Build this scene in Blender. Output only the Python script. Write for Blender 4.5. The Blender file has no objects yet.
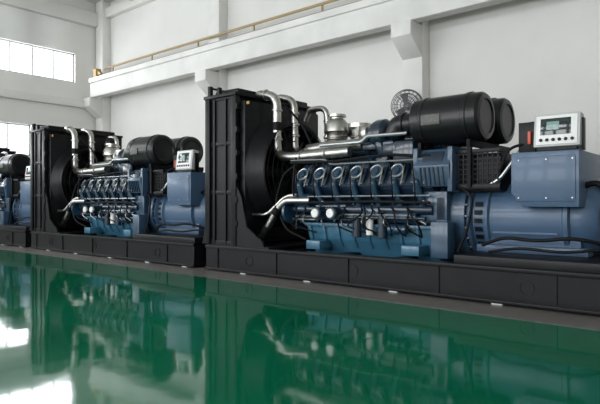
import bpy, bmesh, math, random
from mathutils import Vector, Matrix
random.seed(4)
S=bpy.context.scene
COL=S.collection
# ------------------------------------------------------------ materials
def mat(name,col,rough=.5,metal=0.,coat=0.,var=0.,vs=4.,bump=0.,bs=30.,emis=None,es=0.,spec=.5):
    m=bpy.data.materials.new(name); m.use_nodes=True
    nt=m.node_tree; b=nt.nodes['Principled BSDF']
    b.inputs['Roughness'].default_value=rough; b.inputs['Metallic'].default_value=metal
    b.inputs['Coat Weight'].default_value=coat; b.inputs['Coat Roughness'].default_value=.06
    b.inputs['Specular IOR Level'].default_value=spec
    b.inputs['Base Color'].default_value=(*col,1)
    tc=nt.nodes.new('ShaderNodeTexCoord')
    if var>0:
        n=nt.nodes.new('ShaderNodeTexNoise'); n.inputs['Scale'].default_value=vs; n.inputs['Detail'].default_value=5
        r=nt.nodes.new('ShaderNodeValToRGB')
        r.color_ramp.elements[0].position=.3; r.color_ramp.elements[1].position=.7
        r.color_ramp.elements[0].color=(*[c*(1-var) for c in col],1)
        r.color_ramp.elements[1].color=(*[min(1,c*(1+var)) for c in col],1)
        nt.links.new(tc.outputs['Object'],n.inputs['Vector']); nt.links.new(n.outputs['Fac'],r.inputs['Fac'])
        nt.links.new(r.outputs['Color'],b.inputs['Base Color'])
    if bump>0:
        n=nt.nodes.new('ShaderNodeTexNoise'); n.inputs['Scale'].default_value=bs
        bp=nt.nodes.new('ShaderNodeBump'); bp.inputs['Strength'].default_value=bump; bp.inputs['Distance'].default_value=.02
        nt.links.new(tc.outputs['Object'],n.inputs['Vector']); nt.links.new(n.outputs['Fac'],bp.inputs['Height'])
        nt.links.new(bp.outputs['Normal'],b.inputs['Normal'])
    return m
M={}
M['black']=mat('black_paint',(.005,.005,.006),.38,var=.2,spec=.2)
M['blackm']=mat('black_matte',(.004,.004,.005),.6,spec=.2)
M['filter']=mat('black_filter_shell',(.007,.007,.008),.32,spec=.35)
M['blue']=mat('engine_blue',(.010,.040,.078),.3,coat=.35,var=.3,vs=6)
M['navy']=mat('engine_navy',(.005,.016,.033),.28,coat=.35,var=.3,vs=6)
M['pan']=mat('oil_pan_blue',(.035,.12,.19),.4,coat=.25,var=.15)
M['alt']=mat('alternator_blue',(.048,.092,.16),.42,coat=.1,var=.08)
M['cool']=mat('cooler_blue',(.028,.06,.105),.35,coat=.2,var=.1)
M['chrome']=mat('stainless',(.48,.465,.44),.32,metal=1,var=.18,vs=9)
M['steel']=mat('bright_steel',(.40,.41,.42),.35,metal=1)
M['white']=mat('white_plastic',(.7,.7,.68),.4)
M['grey']=mat('panel_grey',(.42,.43,.43),.4)
M['wire']=mat('fan_wire_grey',(.13,.13,.14),.4)
M['screen']=mat('screen_glass',(.02,.03,.03),.1)
M['lcd']=mat('lcd',(.2,.3,.28),.2)
M['orange']=mat('orange_plastic',(.5,.06,.02),.4)
M['yellow']=mat('yellow_paint',(.35,.22,.06),.5)
M['label']=mat('label_grey',(.07,.07,.06),.5,var=.5,vs=60)
M['wall']=mat('wall_plaster',(.69,.68,.655),.8,var=.05,vs=.6,bump=.1,bs=20)
M['beam']=mat('concrete_beam',(.69,.68,.655),.75,var=.08,vs=1.2)
M['ceil']=mat('ceiling_paint',(.6,.6,.58),.8,var=.03)
M['frame']=mat('window_frame',(.45,.46,.47),.5)
M['pipegrey']=mat('pipe_brown_grey',(.26,.22,.19),.5)
M['busbar']=mat('conductor_yellow_brown',(.38,.28,.15),.5)
# ------------------------------------------------------------ mesh builder
class P:
    def __init__(s,name,m,parent=None): s.n=name; s.m=m; s.p=parent; s.bm=bmesh.new()
    def _add(s,tb,M4=None):
        if M4 is not None: bmesh.ops.transform(tb,matrix=M4,verts=tb.verts)
        me=bpy.data.meshes.new('t'); tb.to_mesh(me); tb.free(); s.bm.from_mesh(me); bpy.data.meshes.remove(me)
    def ob(s,c,sz,rx=0,ry=0,rz=0,bev=0):
        tb=bmesh.new(); bmesh.ops.create_cube(tb,size=1)
        bmesh.ops.scale(tb,vec=sz,verts=tb.verts)
        if bev>0: bmesh.ops.bevel(tb,geom=tb.edges[:],offset=bev,segments=2,affect='EDGES',profile=.5)
        R=Matrix.Rotation(rz,4,'Z')@Matrix.Rotation(ry,4,'Y')@Matrix.Rotation(rx,4,'X')
        s._add(tb,Matrix.Translation(c)@R); return s
    def box(s,x0,x1,y0,y1,z0,z1,bev=0): return s.ob(((x0+x1)/2,(y0+y1)/2,(z0+z1)/2),(abs(x1-x0),abs(y1-y0),abs(z1-z0)),bev=bev)
    def lathe(s,o,ax,prof,seg=32):
        o=Vector(o); ax=Vector(ax).normalized()
        q=ax.to_track_quat('Z','Y').to_matrix().to_4x4()
        tb=bmesh.new(); rings=[]
        for (t,r) in prof:
            if r<=1e-5: rings.append([tb.verts.new((0,0,t))])
            else: rings.append([tb.verts.new((r*math.cos(2*math.pi*i/seg),r*math.sin(2*math.pi*i/seg),t)) for i in range(seg)])
        for a,b in zip(rings,rings[1:]):
            for i in range(seg):
                j=(i+1)%seg
                if len(a)==1 and len(b)==1: break
                if len(a)==1: tb.faces.new((a[0],b[i],b[j]))
                elif len(b)==1: tb.faces.new((a[i],a[j],b[0]))
                else: tb.faces.new((a[i],a[j],b[j],b[i]))
        bmesh.ops.recalc_face_normals(tb,faces=tb.faces)
        s._add(tb,Matrix.Translation(o)@q); return s
    def cyl(s,p0,p1,r,seg=24,bev=None):
        p0=Vector(p0);p1=Vector(p1);L=(p1-p0).length; b=min(r*.12,L*.2) if bev is None else bev
        return s.lathe(p0,p1-p0,[(0,0),(0,r-b),(b,r),(L-b,r),(L,r-b),(L,0)],seg)
    def tube(s,pts,r,fil=.1,seg=14,closed=False):
        pts=[Vector(p) for p in pts]; out=[]
        n=len(pts)
        if closed: out=pts
        else:
            out=[pts[0]]
            for i in range(1,n-1):
                a=pts[i-1]-pts[i]; b=pts[i+1]-pts[i]; f=min(fil,a.length*.48,b.length*.48)
                A=pts[i]+a.normalized()*f; B=pts[i]+b.normalized()*f
                for k in range(7):
                    t=k/6; out.append(A*(1-t)**2+pts[i]*2*t*(1-t)+B*t*t)
            out.append(pts[-1])
        tb=bmesh.new(); rings=[]; N=len(out); up=None
        for i,p in enumerate(out):
            if closed: d=(out[(i+1)%N]-out[i-1]).normalized()
            else: d=(out[min(i+1,N-1)]-out[max(i-1,0)]).normalized()
            if up is None: up=d.orthogonal().normalized()
            up=(up-d*up.dot(d)).normalized(); v=d.cross(up)
            rings.append([tb.verts.new(p+(up*math.cos(2*math.pi*k/seg)+v*math.sin(2*math.pi*k/seg))*r) for k in range(seg)])
        prs=list(zip(rings,rings[1:]))
        if closed: prs.append((rings[-1],rings[0]))
        for a,b in prs:
            for k in range(seg): j=(k+1)%seg; tb.faces.new((a[k],a[j],b[j],b[k]))
        if not closed: tb.faces.new(rings[0][::-1]); tb.faces.new(rings[-1])
        bmesh.ops.recalc_face_normals(tb,faces=tb.faces)
        s._add(tb); return s
    def ring(s,c,ax,R,r,n=32,seg=8):
        ax=Vector(ax).normalized(); u=ax.orthogonal().normalized(); v=ax.cross(u); c=Vector(c)
        return s.tube([c+(u*math.cos(2*math.pi*i/n)+v*math.sin(2*math.pi*i/n))*R for i in range(n)],r,seg=seg,closed=True)
    def prism(s,poly,ax,a,b,bev=0):
        tb=bmesh.new()
        def mk(p,t): return (t,p[0],p[1]) if ax=='x' else ((p[0],t,p[1]) if ax=='y' else (p[0],p[1],t))
        A=[tb.verts.new(mk(p,a)) for p in poly]; B=[tb.verts.new(mk(p,b)) for p in poly]
        tb.faces.new(A); tb.faces.new(B[::-1]); n=len(poly)
        for i in range(n): j=(i+1)%n; tb.faces.new((A[j],A[i],B[i],B[j]))
        bmesh.ops.recalc_face_normals(tb,faces=tb.faces)
        if bev>0: bmesh.ops.bevel(tb,geom=tb.edges[:],offset=bev,segments=2,affect='EDGES',profile=.5)
        s._add(tb); return s
    def done(s):
        me=bpy.data.meshes.new(s.n); s.bm.to_mesh(me); s.bm.free()
        me.polygons.foreach_set('use_smooth',[True]*len(me.polygons)); me.set_sharp_from_angle(angle=math.radians(35))
        me.materials.append(M[s.m] if isinstance(s.m,str) else s.m)
        o=bpy.data.objects.new(s.n,me); COL.objects.link(o)
        if s.p: o.parent=s.p
        return o
def empty(name,loc=(0,0,0)):
    e=bpy.data.objects.new(name,None); e.location=loc; e.empty_display_size=.3; COL.objects.link(e); return e

# ------------------------------------------------------------ genset
def build_genset(loc):
    G=empty('diesel_generator_set',loc)
    YC=1.2; L=6.75
    p=P('skid_base','black',G)
    for y0,y1,web in ((0,.2,.03),(2.2,2.4,2.34)):
        p.box(0,L,y0,y1,.40,.45,.006); p.box(0,L,y0,y1,.02,.06,.006)
        p.box(0,L,web,web+.03,.06,.40)
        for i in range(5):
            x=.3+i*1.4; p.box(x,x+.03,y0+.012,y1-.012,.06,.40)
    for x in (0,.75,1.6,2.6,3.6,4.5,5.4,6.55): p.box(x,x+.2,.18,2.22,.08,.42,.005)
    p.box(.02,1.55,.03,2.37,.445,.475,.004)
    p.box(L-.04,L,.02,2.38,.02,.45,.004)
    p.box(4.72,L,.03,2.37,.445,.56,.01)
    for x in (1.1,3.2,5.6): p.lathe((x,.034,.23),(0,-1,0),[(0,.09),(.012,.09),(.012,.07),(0,.07)],24)
    p.done()
    p=P('mounting_pads','grey',G)
    for x in (.9,2.3,3.8,5.2,6.4):
        p.box(x,x+.13,.01,.17,0,.022,.003); p.box(x,x+.13,2.23,2.39,0,.022,.003)
    p.done()
    # radiator
    p=P('radiator_frame','black',G)
    zt=3.1
    p.box(.08,.72,.05,2.15,.5,zt-.02)
    for y0,y1 in ((0,.1),(2.1,2.2)):
        for x in (0,.68): p.box(x,x+.12,y0,y1,.47,zt,.008)
        for z in (.47,1.35,2.2,zt-.1): p.box(.1,.7,y0+.03,y1-.02,z,z+.07,.005)
    p.box(.2,.24,.02,.06,.47,zt); p.box(.5,.53,.02,.06,.47,zt)
    p.box(-.02,.82,-.02,2.22,zt-.06,zt+.0,.01)
    p.box(.1,.7,.15,2.05,zt,zt+.1,.03)
    for y in (.02,2.1): p.box(.05,.12,y,y+.07,zt,zt+.18,.005); p.box(.3,.36,y,y+.07,zt,zt+.13,.005)
    p.tube([(.08,.05,zt+.15),(.08,2.13,zt+.15)],.02)
    for y in (0.02,2.12):
        p.prism([(.8,.47),(1.45,.47),(1.42,.55),(1.05,.8),(.92,1.3),(.8,1.5)],'y',y,y+.04)
        p.prism([(-.0,.47),(-.0,.9),(-.06,.6),(-.1,.47)],'y',y,y+.04)
    for z in (.8,1.2,1.6,2.0,2.4,2.8): p.box(.8,.83,0,.12,z,z+.1,.004)
    p.done()
    p=P('radiator_core','blackm',G)
    p.box(-.0,.08,.12,2.08,.6,zt-.12)
    for i in range(34): p.box(-.02,.0,.12,2.08,.62+i*.07,.64+i*.07)
    p.done()
    p=P('warning_tag','yellow',G); p.box(.84,.85,.14,.24,2.78,2.86,.002); p.box(.9,1.0,.13,.14,2.88,2.93,.002); p.done()
    p=P('fan_shroud','black',G)
    p.prism([(.1,.55),(2.1,.55),(2.1,2.95),(.1,2.95)],'x',.8,.93,.02)
    cz=1.75
    p.lathe((.93,1.1,cz),(1,0,0),[(0,1.0),(.12,.9),(.32,.88),(.32,.84),(.1,.84),(0,.9)],48)
    p.done()
    p=P('fan_guard','blackm',G)
    for R in (.2,.32,.44,.56,.68,.8,.88): p.ring((1.27,1.1,cz),(1,0,0),R,.008,36,5)
    for i in range(12):
        a=i*math.pi/6; p.tube([(1.27,1.1+.1*math.cos(a),cz+.1*math.sin(a)),(1.27,1.1+.88*math.cos(a),cz+.88*math.sin(a))],.008,seg=5)
    p.done()
    p=P('cooling_fan','blackm',G)
    p.cyl((1.0,1.1,cz),(1.22,1.1,cz),.16)
    for i in range(8):
        a=i*math.pi/4; c=Vector((1.08,1.1+.48*math.cos(a),cz+.48*math.sin(a)))
        tb=bmesh.new(); bmesh.ops.create_cube(tb,size=1); bmesh.ops.scale(tb,vec=(.02,.62,.2),verts=tb.verts)
        p._add(tb,Matrix.Translation(c)@Matrix.Rotation(a,4,'X')@Matrix.Rotation(.5,4,'Y'))
    p.done()
    p=P('fan_drive','black',G)
    p.cyl((1.22,1.1,cz),(1.62,1.15,cz-.15),.07); p.cyl((1.5,1.15,1.6),(1.68,1.15,1.6),.25); p.cyl((1.5,YC,1.0),(1.7,YC,1.0),.22)
    p.ob((1.57,1.17,1.3),(.06,.34,.6)); p.done()
    p=P('coolant_pipes','chrome',G)
    p.tube([(.7,.62,3.07),(.78,.6,3.13),(1.2,.6,3.05),(1.2,.6,2.02),(1.6,.55,1.97),(2.75,.6,2.0)],.08,.2)
    p.tube([(.7,1.05,3.1),(.9,1.05,3.13),(1.2,1.05,3.03),(1.22,1.05,2.1),(1.7,1.05,2.1)],.07,.16)
    p.tube([(1.0,1.6,2.75),(1.1,1.6,2.95),(1.52,1.6,2.95),(1.55,1.6,2.1),(1.9,1.4,2.0)],.055,.18)
    p.tube([(.85,.38,.55),(1.08,.36,.62),(1.45,.36,1.1),(1.62,.36,1.24),(2.1,.42,1.24)],.06,.1)
    p.tube([(.85,.3,1.0),(1.25,.3,1.0),(1.6,.4,1.32),(1.8,.5,1.33)],.03,.1)
    for (c,ax,R) in [((1.2,.6,2.8),(0,0,1),.1),((1.2,.6,2.3),(0,0,1),.1),((1.22,1.05,2.8),(0,0,1),.09),((1.22,1.05,2.4),(0,0,1),.09),((1.22,1.05,2.6),(0,0,1),.09),
        ((1.54,1.6,2.7),(0,0,1),.075),((1.54,1.6,2.4),(0,0,1),.075),((1.8,.56,1.97),(1,0,0),.1),((2.3,.57,1.98),(1,0,0),.1),((.95,.6,3.1),(1,0,-.15),.1)]:
        ax=Vector(ax).normalized(); c=Vector(c); p.cyl(c-ax*.02,c+ax*.02,R)
    p.done()
    p=P('rubber_hoses','blackm',G)
    p.cyl((1.12,.36,.66),(1.22,.36,.8),.075); p.cyl((1.38,.36,1.01),(1.47,.36,1.12),.075); p.cyl((1.2,.6,2.45),(1.2,.6,2.6),.088)
    p.tube([(1.65,.62,1.85),(1.4,.55,1.7),(1.3,.45,1.2),(1.6,.4,.75),(1.9,.55,.6)],.022,.15)
    p.tube([(1.7,.7,2.2),(1.75,.45,1.9),(1.72,.42,1.4),(1.8,.5,.9)],.018,.15)
    p.tube([(1.35,.6,2.9),(1.5,.9,2.6),(1.65,1.0,2.2),(1.8,1.0,1.8)],.02,.15)
    p.done()
    # engine block
    x0,x1=1.66,4.2; n=7; pitch=(x1-x0-.06)/n
    p=P('engine_block','navy',G)
    p.prism([(.72,.85),(1.68,.85),(1.68,1.15),(1.95,1.45),(1.6,1.85),(1.2,1.5),(.8,1.85),(.45,1.45),(.72,1.15)],'x',x0,x1,.02)
    p.box(x0-.06,x0,.6,1.8,.75,1.7,.02)
    for i in range(n+1):
        x=x0+.02+i*pitch; p.box(x,x+.05,.64,1.76,.86,1.2,.01)
    p.box(x0+.1,x1,.95,1.45,1.5,2.05,.05)
    p.done()
    p=P('oil_pan','pan',G)
    p.prism([(.62,.86),(1.78,.86),(1.72,.62),(1.5,.3),(.9,.3),(.68,.62)],'x',x0+.2,x1-.05,.02)
    for i in range(9):
        x=x0+.26+i*.28; p.prism([(.585,.84),(.72,.84),(.8,.52),(.74,.5),(.645,.62)],'x',x,x+.05,.006)
    p.box(x0+.2,x1,.56,.64,.83,.88,.006)
    for x in (x0+.35,x1-.45):
        p.box(x,x+.28,.42,.75,.46,.6,.012); p.box(x,x+.28,1.65,1.98,.46,.6,.012)
    p.done()
    hd=P('cylinder_heads','navy',G); cv=P('rocker_covers','blue',G); ch=P('head_caps','chrome',G); run=P('runner_pipes','blue',G)
    for s in (-1,1):
        a=s*-math.radians(28)
        for i in range(n):
            xc=x0+.03+pitch*(i+.5)
            R=Matrix.Rotation(-a,3,'X')
            ctr=Vector((xc,YC+s*.5,1.52))
            d=R@Vector((0,0,1)); o=R@Vector((0,1,0))*s
            hd.ob(ctr,(pitch*.84,.40,.30),rx=-a,bev=.03)
            cv.ob(ctr+d*.2,(pitch*.78,.34,.14),rx=-a,bev=.045)
            cv.ob(ctr+d*.28,(pitch*.5,.18,.08),rx=-a,bev=.03)
            f=ctr+o*.2+d*.04
            cv.cyl(f,f+o*.04,.115); ch.ring(f+o*.045,o,.1,.013,24,6); cv.cyl(f,f+o*.07,.05)
            for k in range(4):
                b=ctr+d*.27+Vector(((-1)**k*pitch*.3,0,0))+o*(.11 if k<2 else -.11)
                ch.cyl(b,b+d*.035,.016,8)
            e=ctr+o*.14-d*.12
            run.tube([e,e+o*.13-d*.02,Vector((xc+.05,YC+s*.68,1.16))],.05,.08)
            ch.cyl(Vector((xc+.05,YC+s*.68,1.2)),Vector((xc+.05,YC+s*.68,1.235)),.066,16)
            run.tube([ctr+d*.1-o*.15,ctr+d*.28-o*.2,Vector((xc,YC+s*.32,2.0))],.055,.08)
            ch.tube([ctr+d*.3+Vector((.05,0,0)),ctr+d*.36+o*.12+Vector((.06,0,0)),ctr+o*.27+d*.12+Vector((.12,0,0)),ctr+o*.25-d*.2+Vector((.13,0,0))],.009,.06,8)
    hd.done(); cv.done(); ch.done(); run.done()
    p=P('manifolds','navy',G)
    for s in (-1,1):
        p.tube([(x0,YC+s*.66,1.1),(x1,YC+s*.66,1.1)],.075)
        p.tube([(x0+.05,YC+s*.3,2.05),(x1,YC+s*.3,2.05)],.115)
        p.tube([(x0+.1,YC+s*.72,.98),(x1-.1,YC+s*.72,.98)],.03)
        for i in range(7): p.cyl((x0+.08+i*.4,YC+s*.3,2.05),(x0+.12+i*.4,YC+s*.3,2.05),.14)
    p.done()
    p=P('fuel_lines','steel',G)
    p.tube([(x0,.43,1.3),(x1,.43,1.3)],.014,seg=8); p.tube([(x0,.5,.93),(2.2,.46,.93),(2.3,.46,1.02),(3.9,.46,1.02),(4.1,.5,.9)],.016,.05,8)
    p.tube([(x0,.45,1.9),(2.4,.42,1.88),(2.5,.42,1.8),(4.1,.42,1.8)],.012,.05,8)
    p.tube([(2.2,.55,2.12),(3.0,.55,2.12),(3.1,.55,2.2),(3.75,.6,2.2)],.03,.05,10)
    for i in range(6):
        x=1.95+i*.38; p.tube([(x,.46,1.02),(x,.4,.9),(x+.08,.5,.8)],.01,.05,6)
    p.done()
    p=P('wiring_harness','blackm',G)
    for i in range(7):
        x=x0+.15+i*pitch
        p.tube([(x,.4,1.76),(x+.06,.34,1.6),(x+.1,.3,1.4),(x+.04,.42,1.22)],.011,.08,6)
    p.tube([(x0,.42,1.22),(2.4,.38,1.2),(3.2,.4,1.22),(x1,.42,1.2)],.022,.1,8)
    p.tube([(x0,.44,1.86),(2.6,.4,1.84),(3.5,.46,1.9),(x1,.44,1.84)],.02,.1,8)
    random.seed(2)
    for i in range(9):
        x=1.8+random.random()*2.1
        p.tube([(x,.5,1.15),(x+.1,.4,1.05),(x+random.uniform(-.3,.3),.38,.85),(x+.2,.56,.72)],.013,.1,6)
    p.done()
    p=P('pumps_and_brackets','blue',G)
    p.lathe((1.62,.52,1.05),(-1,0,0),[(0,0),(0,.2),(.05,.2),(.06,.13),(.14,.12),(.15,0)]); p.cyl((1.75,.5,1.24),(2.05,.5,1.24),.11)
    p.box(2.15,2.75,.48,.66,1.0,1.2,.02); p.cyl((3.45,.55,1.0),(3.95,.55,1.0),.09); p.cyl((3.5,.52,.82),(3.8,.52,.82),.07)
    p.box(3.05,3.35,.46,.62,1.02,1.12,.01)
    p.done()
    p=P('oil_filters','navy',G)
    for x in (2.3,2.6): p.cyl((x,.3,1.04),(x,.62,1.04),.1)
    for x in (2.95,3.4): p.cyl((x,.5,.68),(x,.5,1.02),.07)
    p.done()
    p=P('filter_caps','white',G)
    for x in (2.3,2.6): p.cyl((x,.27,1.04),(x,.31,1.04),.07)
    p.cyl((3.18,.5,.72),(3.18,.5,.98),.055); p.done()
    p=P('turbo_exhaust','chrome',G)
    pr=[(0,0),(0,.2),(.04,.2),(.05,.16)]
    for k in range(3): pr+=[(.08+k*.06,.2),(.11+k*.06,.16)]
    pr+=[(.26,.17),(.30,.215),(.42,.2),(.50,.15),(.52,.11),(.54,.11),(.55,.16),(.59,.16),(.6,0)]
    p.lathe((2.12,1.1,2.1),(0,0,1),pr)
    p.lathe((2.55,1.15,2.1),(0,0,1),[(0,0),(0,.17),(.05,.17),(.06,.12),(.1,.16),(.14,.12),(.18,.16),(.22,.12),(.3,.14),(.34,.19),(.40,.19),(.41,0)])
    p.tube([(2.12,1.15,2.45),(2.3,1.6,2.45),(2.9,1.75,2.4)],.12,.2)
    p.tube([(1.75,.8,2.1),(2.2,.75,2.12),(2.9,.75,2.12)],.09,.1)
    p.lathe((2.8,.85,2.28),(1,0,0),[(0,0),(0,.1),(.05,.16),(.12,.18),(.17,.16),(.2,.1),(.21,0)])
    p.done()
    p=P('turbochargers','navy',G)
    for s in (-1,1):
        y=YC+s*.42
        p.lathe((3.0,y,2.24),(1,0,0),[(0,0),(0,.12),(.08,.14),(.1,.2),(.18,.23),(.3,.23),(.36,.18),(.38,.12),(.5,.12),(.5,0)])
        p.tube([(3.2,y,2.24),(3.25,y+s*.12,2.1),(3.3,y+s*.05,1.9)],.09,.1)
        p.box(2.95,3.5,y-.15,y+.15,2.0,2.13,.03)
    p.box(3.3,3.9,.62,1.78,1.9,2.1,.05)
    p.box(3.55,3.9,.5,1.0,1.75,2.1,.06)
    p.done()
    ZF=2.345
    p=P('air_filters','filter',G)
    for y,dz in ((.72,0),(1.5,.03)):
        c=(3.84,y,ZF+dz)
        pf=[(0,0),(0,.2),(.03,.3),(.06,.34),(.2,.345),(.21,.355),(.24,.355),(.25,.345),(.86,.345),(.87,.36),(.92,.36),(.93,.345),(1.06,.34),(1.1,.31),(1.11,.25),(1.09,.23),(1.09,0)]
        p.lathe(c,(1,0,0),[(t*.93,r*.96) for t,r in pf],40)
        p.tube([(3.86,y,ZF+dz),(3.54,y,ZF+dz),(3.47,y,2.2)],.16,.15,20)
        p.cyl((3.64,y,ZF+dz),(3.68,y,ZF+dz),.18)
    p.done()
    p=P('filter_mount','blackm',G)
    for x in (4.0,4.7):
        p.box(x,x+.05,.45,1.9,1.94,2.03,.005)
        for y in (.5,1.85): p.box(x,x+.05,y-.03,y+.03,1.4,2.03)
    p.done()
    p=P('filter_label','label',G); p.ob((4.22,.382,ZF-.02),(.28,.012,.14),bev=.003); p.done()
    p=P('aftercooler','cool',G)
    p.prism([(.42,1.42),(.36,1.7),(.5,1.93),(1.9,1.93),(2.04,1.7),(1.98,1.42)],'x',3.98,4.5,.015)
    p.box(3.95,4.02,.4,.95,1.35,1.95,.01); p.box(4.46,4.53,.4,2.0,1.35,1.95,.01)
    p.box(4.0,4.4,.52,.7,.95,1.36,.02)
    p.done()
    p=P('cooler_ribs','navy',G)
    p.ob((4.24,.43,1.82),(.3,.02,.16),rx=-.5,bev=.005)
    for i in range(6): p.ob((4.08+i*.065,.38,1.56),(.02,.02,.24),rx=.19)
    p.done()
    p=P('wire_guard','black',G)
    p.box(4.53,5.12,.5,.55,1.38,1.44,.004); p.box(4.53,5.12,.5,.55,1.85,1.90,.004)
    p.box(4.53,5.1,.6,1.8,1.35,1.85,.02)
    for i in range(9): p.box(4.56+i*.065,4.572+i*.065,.52,.535,1.4,1.88)
    for i in range(7): p.box(4.53,5.12,.52,.535,1.44+i*.065,1.45+i*.065)
    p.done()
    p=P('flywheel_housing','cool',G)
    p.lathe((4.22,YC,1.02),(1,0,0),[(0,0),(0,.62),(.06,.64),(.08,.58),(.3,.56),(.32,.62),(.39,.62),(.4,0)],40)
    for s in (-1,1): p.box(4.25,4.5,YC+s*.75-.12,YC+s*.75+.12,.46,.95,.02)
    p.box(4.22,4.4,.52,1.88,.7,1.3,.03)
    p.done()
    p=P('housing_bolts','steel',G)
    for i in range(24):
        a=i*math.pi/12; y=YC+.59*math.cos(a); z=1.02+.59*math.sin(a); p.cyl((4.61,y,z),(4.64,y,z),.018,8)
    p.done()
    p=P('alternator','alt',G)
    c=(4.62,YC,1.0)
    p.lathe(c,(1,0,0),[(0,0),(0,.57),(.05,.58),(.07,.52),(.22,.52),(.24,.57),(.28,.57),(.3,.53),(1.18,.53),(1.2,.56),(1.25,.56),(1.27,.5),(1.45,.48),(1.55,.4),(1.58,.25),(1.62,.22),(1.64,0)],48)
    for s in (-1,1): p.box(4.75,6.1,YC+s*.42-.13,YC+s*.42+.13,.56,.66,.015); p.box(4.9,6.0,YC+s*.42-.04,YC+s*.42+.04,.6,.78,.01)
    for k in range(5):
        a=math.radians(200+k*14); p.box(4.95,5.75,YC+.53*math.cos(a)-.012,YC+.53*math.cos(a)+.012,1+.53*math.sin(a)-.012,1+.53*math.sin(a)+.012)
    p.done()
    p=P('alternator_louvres','blackm',G)
    for i in range(7):
        a=math.radians(160+i*12)
        y=YC+.535*math.cos(a); z=1+.535*math.sin(a); p.ob((4.77,y,z),(.1,.012,.06),rx=a+math.pi,bev=0)
    p.done()
    p=P('terminal_box','alt',G)
    p.prism([(5.26,1.32),(5.4,1.15),(6.04,1.15),(6.04,1.82),(5.26,1.82)],'y',.5,1.9,.012)
    p.box(5.32,6.0,.485,.5,1.22,1.76,.006)
    p.done()
    p=P('box_bolts','steel',G)
    for x in (5.36,5.68,5.97):
        for z in (1.26,1.72): p.cyl((x,.484,z),(x,.474,z),.01,8)
    p.done()
    PX=5.78
    p=P('control_panel_case','grey',G)
    p.ob((PX,.62,2.06),(.52,.16,.40),rx=-.12,bev=.015); p.done()
    p=P('panel_stand','black',G)
    p.box(5.55,6.0,.55,.8,1.82,1.87,.005); p.box(5.46,5.52,.6,.7,1.82,2.2,.005); p.box(6.03,6.06,.6,.7,1.82,2.2,.005)
    p.box(5.31,5.46,.62,.9,1.82,2.2,.01)
    p.done()
    def face(dx,dz,w,h,m,nm,d=.012):
        q=P(nm,m,G); R=Matrix.Rotation(-.12,3,'X'); q.ob(Vector((PX,.62,2.06))+R@Vector((dx,-.083,dz)),(w,d,h),rx=-.12,bev=.002); q.done()
    face(0,.0,.46,.35,'white','panel_bezel'); face(-.01,.04,.34,.2,'screen','panel_screen',.02); face(-.04,.05,.14,.1,'lcd','panel_lcd',.024)
    q=P('panel_buttons','black',G); R=Matrix.Rotation(-.12,3,'X')
    for i in range(6):
        b=Vector((PX,.62,2.06))+R@Vector((-.17+i*.07,-.09,-.12)); q.cyl(b,b+R@Vector((0,-.015,0)),.02,12)
    q.done()
    p=P('emergency_stop','orange',G); p.box(5.44,5.475,.56,.62,1.92,2.08,.006); p.done()
    p=P('cables','blackm',G)
    p.tube([(4.9,.5,.66),(5.2,.42,.78),(5.6,.4,.74),(6.0,.42,.8),(6.3,.6,.72),(6.4,.8,.56)],.022,.2)
    p.tube([(5.0,.46,.58),(5.4,.38,.66),(5.9,.36,.62),(6.3,.5,.68),(6.6,.8,.56)],.018,.2)
    for i in range(3): p.tube([(6.0,.8+i*.25,1.4),(6.2,.75+i*.25,1.45),(6.32,.7+i*.25,1.2),(6.36,.72+i*.25,.56)],.035,.18)
    p.tube([(4.6,.5,1.4),(4.8,.42,1.3),(4.75,.42,.9),(4.6,.42,.56)],.018,.15)
    p.tube([(5.5,.7,1.95),(5.2,.55,1.9),(5.05,.55,1.45),(4.7,.6,1.4)],.018,.15)
    p.done()
    p=P('vent_pipe','steel',G); p.tube([(4.95,.55,1.42),(5.1,.55,1.5),(5.33,.65,1.86),(5.33,.8,2.0)],.025,.08,10); p.done()
    return G
G1=build_genset((-7.7,6.4,0))
kids=list(G1.children)
for k in (1,2):
    e=empty('diesel_generator_set',(-7.7-7.08*k,6.4,0))
    for c in kids:
        o=bpy.data.objects.new(c.name,c.data); COL.objects.link(o); o.parent=e

# ------------------------------------------------------------ room
XL,XR,YF,YB,ZC=-22.66,7.0,-7.0,13.0,10.0
fm=bpy.data.materials.new('epoxy_floor'); fm.use_nodes=True; nt=fm.node_tree; b=nt.nodes['Principled BSDF']
geo=nt.nodes.new('ShaderNodeNewGeometry'); sep=nt.nodes.new('ShaderNodeSeparateXYZ'); nt.links.new(geo.outputs['Position'],sep.inputs[0])
def mth(op,a,bv):
    n=nt.nodes.new('ShaderNodeMath'); n.operation=op; nt.links.new(a,n.inputs[0])
    if isinstance(bv,(int,float)): n.inputs[1].default_value=bv
    else: nt.links.new(bv,n.inputs[1])
    return n.outputs[0]
isgrey=mth('GREATER_THAN',sep.outputs['Y'],5.80)
l0=mth('GREATER_THAN',sep.outputs['Y'],5.74); line=mth('SUBTRACT',l0,isgrey)
no=nt.nodes.new('ShaderNodeTexNoise'); no.inputs['Scale'].default_value=.5; no.inputs['Detail'].default_value=4
nt.links.new(geo.outputs['Position'],no.inputs['Vector'])
rp=nt.nodes.new('ShaderNodeValToRGB'); rp.color_ramp.elements[0].position=.3; rp.color_ramp.elements[1].position=.7
rp.color_ramp.elements[0].color=(.002,.095,.046,1); rp.color_ramp.elements[1].color=(.003,.13,.064,1)
nt.links.new(no.outputs['Fac'],rp.inputs['Fac'])
def mix(f,a,bb):
    n=nt.nodes.new('ShaderNodeMix'); n.data_type='RGBA'; nt.links.new(f,n.inputs['Factor'])
    for s_,v in (('A',a),('B',bb)):
        i=[q for q in n.inputs if q.name==s_ and q.type=='RGBA'][0]
        if isinstance(v,tuple): i.default_value=v
        else: nt.links.new(v,i)
    return [q for q in n.outputs if q.type=='RGBA'][0]
c1=mix(isgrey,rp.outputs['Color'],(.13,.12,.11,1)); c2=mix(line,c1,(.2,.22,.2,1))
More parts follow.
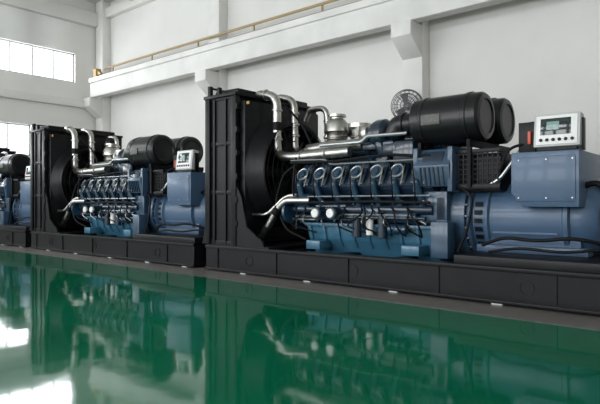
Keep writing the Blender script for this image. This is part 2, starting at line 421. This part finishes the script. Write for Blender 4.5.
nt.links.new(c2,b.inputs['Base Color'])
rg=mth('MULTIPLY_ADD',isgrey,.27); rg.node.inputs[2].default_value=.06
nt.links.new(rg,b.inputs['Roughness'])
n2=nt.nodes.new('ShaderNodeTexNoise'); n2.inputs['Scale'].default_value=1.6; n2.inputs['Detail'].default_value=2
bp=nt.nodes.new('ShaderNodeBump'); bp.inputs['Strength'].default_value=.14; bp.inputs['Distance'].default_value=.02
nt.links.new(geo.outputs['Position'],n2.inputs['Vector']); nt.links.new(n2.outputs['Fac'],bp.inputs['Height']); nt.links.new(bp.outputs['Normal'],b.inputs['Normal'])
p=P('floor',fm); p.box(XL-.3,XR+.3,YF-.3,YB+.3,-.2,0); p.done()
p=P('ceiling','ceil'); p.box(XL-.3,XR+.3,YF-.3,YB+.3,ZC,ZC+.2); p.done()

def wall(name,axis,c0,c1,a0,a1,holes):
    p=P(name,'wall'); As=sorted({a0,a1,*[h[0] for h in holes],*[h[1] for h in holes]}); Zs=sorted({0,ZC,*[h[2] for h in holes],*[h[3] for h in holes]})
    for u0,u1 in zip(As,As[1:]):
        for z0,z1 in zip(Zs,Zs[1:]):
            um=(u0+u1)/2; zm=(z0+z1)/2
            if any(h[0]<um<h[1] and h[2]<zm<h[3] for h in holes): continue
            if axis=='x': p.box(c0,c1,u0,u1,z0,z1)
            else: p.box(u0,u1,c0,c1,z0,z1)
    bmesh.ops.remove_doubles(p.bm,verts=p.bm.verts,dist=1e-4)
    return p.done()
lh=[]
for y1 in (11.7,7.4,3.1,-1.2): lh+= [(y1-3.5,y1,6.35,7.6)]
for y1 in (9.85,5.6,1.3,-3.0): lh+= [(y1-3.5,y1,3.1,4.35)]
wall('wall_left','x',XL-.3,XL,YF,YB,lh)
wall('wall_back','y',YB,YB+.3,XL-.3,XR+.3,[])
fh=[]
for x in (-20.5,-15.5,-10.5,-5.5,-.5): fh+=[(x,x+3.8,1.6,4.6),(x,x+3.8,6.2,8.2)]
wall('wall_front','y',YF-.3,YF,XL-.3,XR+.3,fh)
wall('wall_right','x',XR,XR+.3,YF,YB,[])
k=0
def window(axis,c,h):
    global k; k+=1
    a0,a1,z0,z1=h; p=P('window_%d'%k,'frame'); t=.06
    def bx(u0,u1,zz0,zz1,d=.05):
        if axis=='x': p.box(c-d,c+d,u0,u1,zz0,zz1)
        else: p.box(u0,u1,c-d,c+d,zz0,zz1)
    bx(a0,a1,z0,z0+t); bx(a0,a1,z1-t,z1); bx(a0,a0+t,z0,z1); bx(a1-t,a1,z0,z1)
    for i in (1,2,3): u=a0+(a1-a0)*i/4; bx(u-.025,u+.025,z0,z1,.03)
    if z1-z0>1.5: bx(a0,a1,(z0+z1)/2-.025,(z0+z1)/2+.025,.03)
    p.done()
for h in lh: window('x',XL-.15,h)
for h in fh: window('y',YF-.15,h)
for i,cx in enumerate((-22.3,-14.7,-6.96,.8)):
    p=P('wall_column_%d'%(i+1),'beam')  # full-height wall column with a corbel under the crane beam
    w=.28; p.box(max(cx-w,XL+.01),cx+w,12.6,YB,0,ZC,.02)
    p.prism([(12.6,4.9),(12.6,5.7),(12.0,5.7),(12.0,5.35)],'x',max(cx-w,XL+.01),cx+w,.01)
    p.done()
p=P('crane_runway_beam','beam')
p.box(XL+.6,XR,12.05,12.4,5.7,6.35,.02); p.box(XL+.6,XR,11.98,12.47,6.3,6.5,.02); crb=p.done()
p=P('crane_rail','pipegrey',crb); p.box(XL+1.4,XR-.1,12.17,12.27,6.5,6.6,.01); p.box(XL+1.4,XR-.1,12.1,12.34,6.5,6.53,.005); p.done()
p=P('end_stop','yellow',crb); p.box(XL+.75,XL+1.0,12.1,12.34,6.53,6.9,.02); p.prism([(XL+1.0,6.62),(XL+1.3,6.62),(XL+1.0,6.85)],'y',12.15,12.29,.01); p.done()
p=P('conductor_pipe','busbar',crb)
p.tube([(XL+1,12.5,6.95),(XR-.3,12.5,6.95)],.045)
for i in range(10): x=XL+1.6+i*2.8; p.box(x,x+.05,12.5,12.55,6.5,6.98)
p.done()
p=P('ring_beam_back','wall'); p.box(XL,XR,12.75,YB,9.3,9.7,.02); p.done()
p=P('ring_beam_left','wall'); p.box(XL,XL+.3,YF,12.6,8.9,9.5,.02); p.box(XL,XL+.2,YF,12.6,5.3,5.6,.02); p.done()
for i in range(5):
    p=P('roof_beam','beam'); x=-20+i*6; p.box(x,x+.35,YF,12.75,9.5,10,.02); p.done()
# wall fan
F=empty('wall_fan',(-6.86,12.15,3.62))
d=Vector((.35,-1,-.1)).normalized()
p=P('fan_cage','wire',F)
for R,t in ((.4,.0),(.38,.09),(.38,-.09),(.3,.12),(.3,-.1),(.22,.13),(.14,.14),(.06,.14)): p.ring(d*t,d,R,.011,32,5)
u=d.orthogonal().normalized(); v=d.cross(u)
for i in range(20):
    a=i*math.pi/10; e=u*math.cos(a)+v*math.sin(a)
    p.tube([d*.14+e*.06,d*.12+e*.3,e*.4,d*-.1+e*.3,d*-.1+e*.06],.006,.05,4)
p.done()
p=P('fan_motor','wire',F); p.cyl(d*-.25,d*.0,.1); p.cyl(d*.0,d*.08,.07)
for i in range(3):
    a=i*2.094; e=u*math.cos(a)+v*math.sin(a); g=d.cross(e)
    tb=bmesh.new(); vs=[tb.verts.new(q) for q in (e*.05-g*.03,e*.28-g*.12+d*.03,e*.32+g*.1-d*.02,e*.06+g*.05)]; tb.faces.new(vs); bmesh.ops.solidify(tb,geom=tb.faces[:],thickness=.006); p._add(tb)
p.done()
p=P('fan_bracket','grey',F); p.tube([d*-.22,(0,.25,-.05),(0,.45,-.1)],.025,.05); p.box(-.08,.08,.43,.449,-.25,.1,.005); p.done()

# ------------------------------------------------------------ light
w=bpy.data.worlds.new('World'); S.world=w; w.use_nodes=True
bg=w.node_tree.nodes['Background']; bg.inputs[0].default_value=(.88,.94,1,1); bg.inputs[1].default_value=2.4
def area(name,loc,rot,sx,sy,e,col=(1,1,1)):
    l=bpy.data.lights.new(name,'AREA'); l.shape='RECTANGLE'; l.size=sx; l.size_y=sy; l.energy=e; l.color=col
    o=bpy.data.objects.new(name,l); o.location=loc; o.rotation_euler=rot; COL.objects.link(o)
for i,h in enumerate(fh):
    area('daylight_front',((h[0]+h[1])/2,YF-.4,(h[2]+h[3])/2),(math.radians(90),0,0),h[1]-h[0],h[3]-h[2],300 if h[2]<3 else 250,(.97,.98,1))
for h in lh:
    area('daylight_left',(XL-.4,(h[0]+h[1])/2,(h[2]+h[3])/2),(math.radians(90),0,math.radians(-90)),h[1]-h[0],h[3]-h[2],140,(.95,.98,1))
# ------------------------------------------------------------ camera
cd=bpy.data.cameras.new('camera'); cd.sensor_width=36; cd.lens=33.0; cd.clip_end=200; cd.shift_y=.0015
co=bpy.data.objects.new('camera',cd); co.location=(0,0,1.2); co.rotation_euler=(math.radians(90),0,math.radians(40.46)); COL.objects.link(co); S.camera=co
S.view_settings.view_transform='Standard'
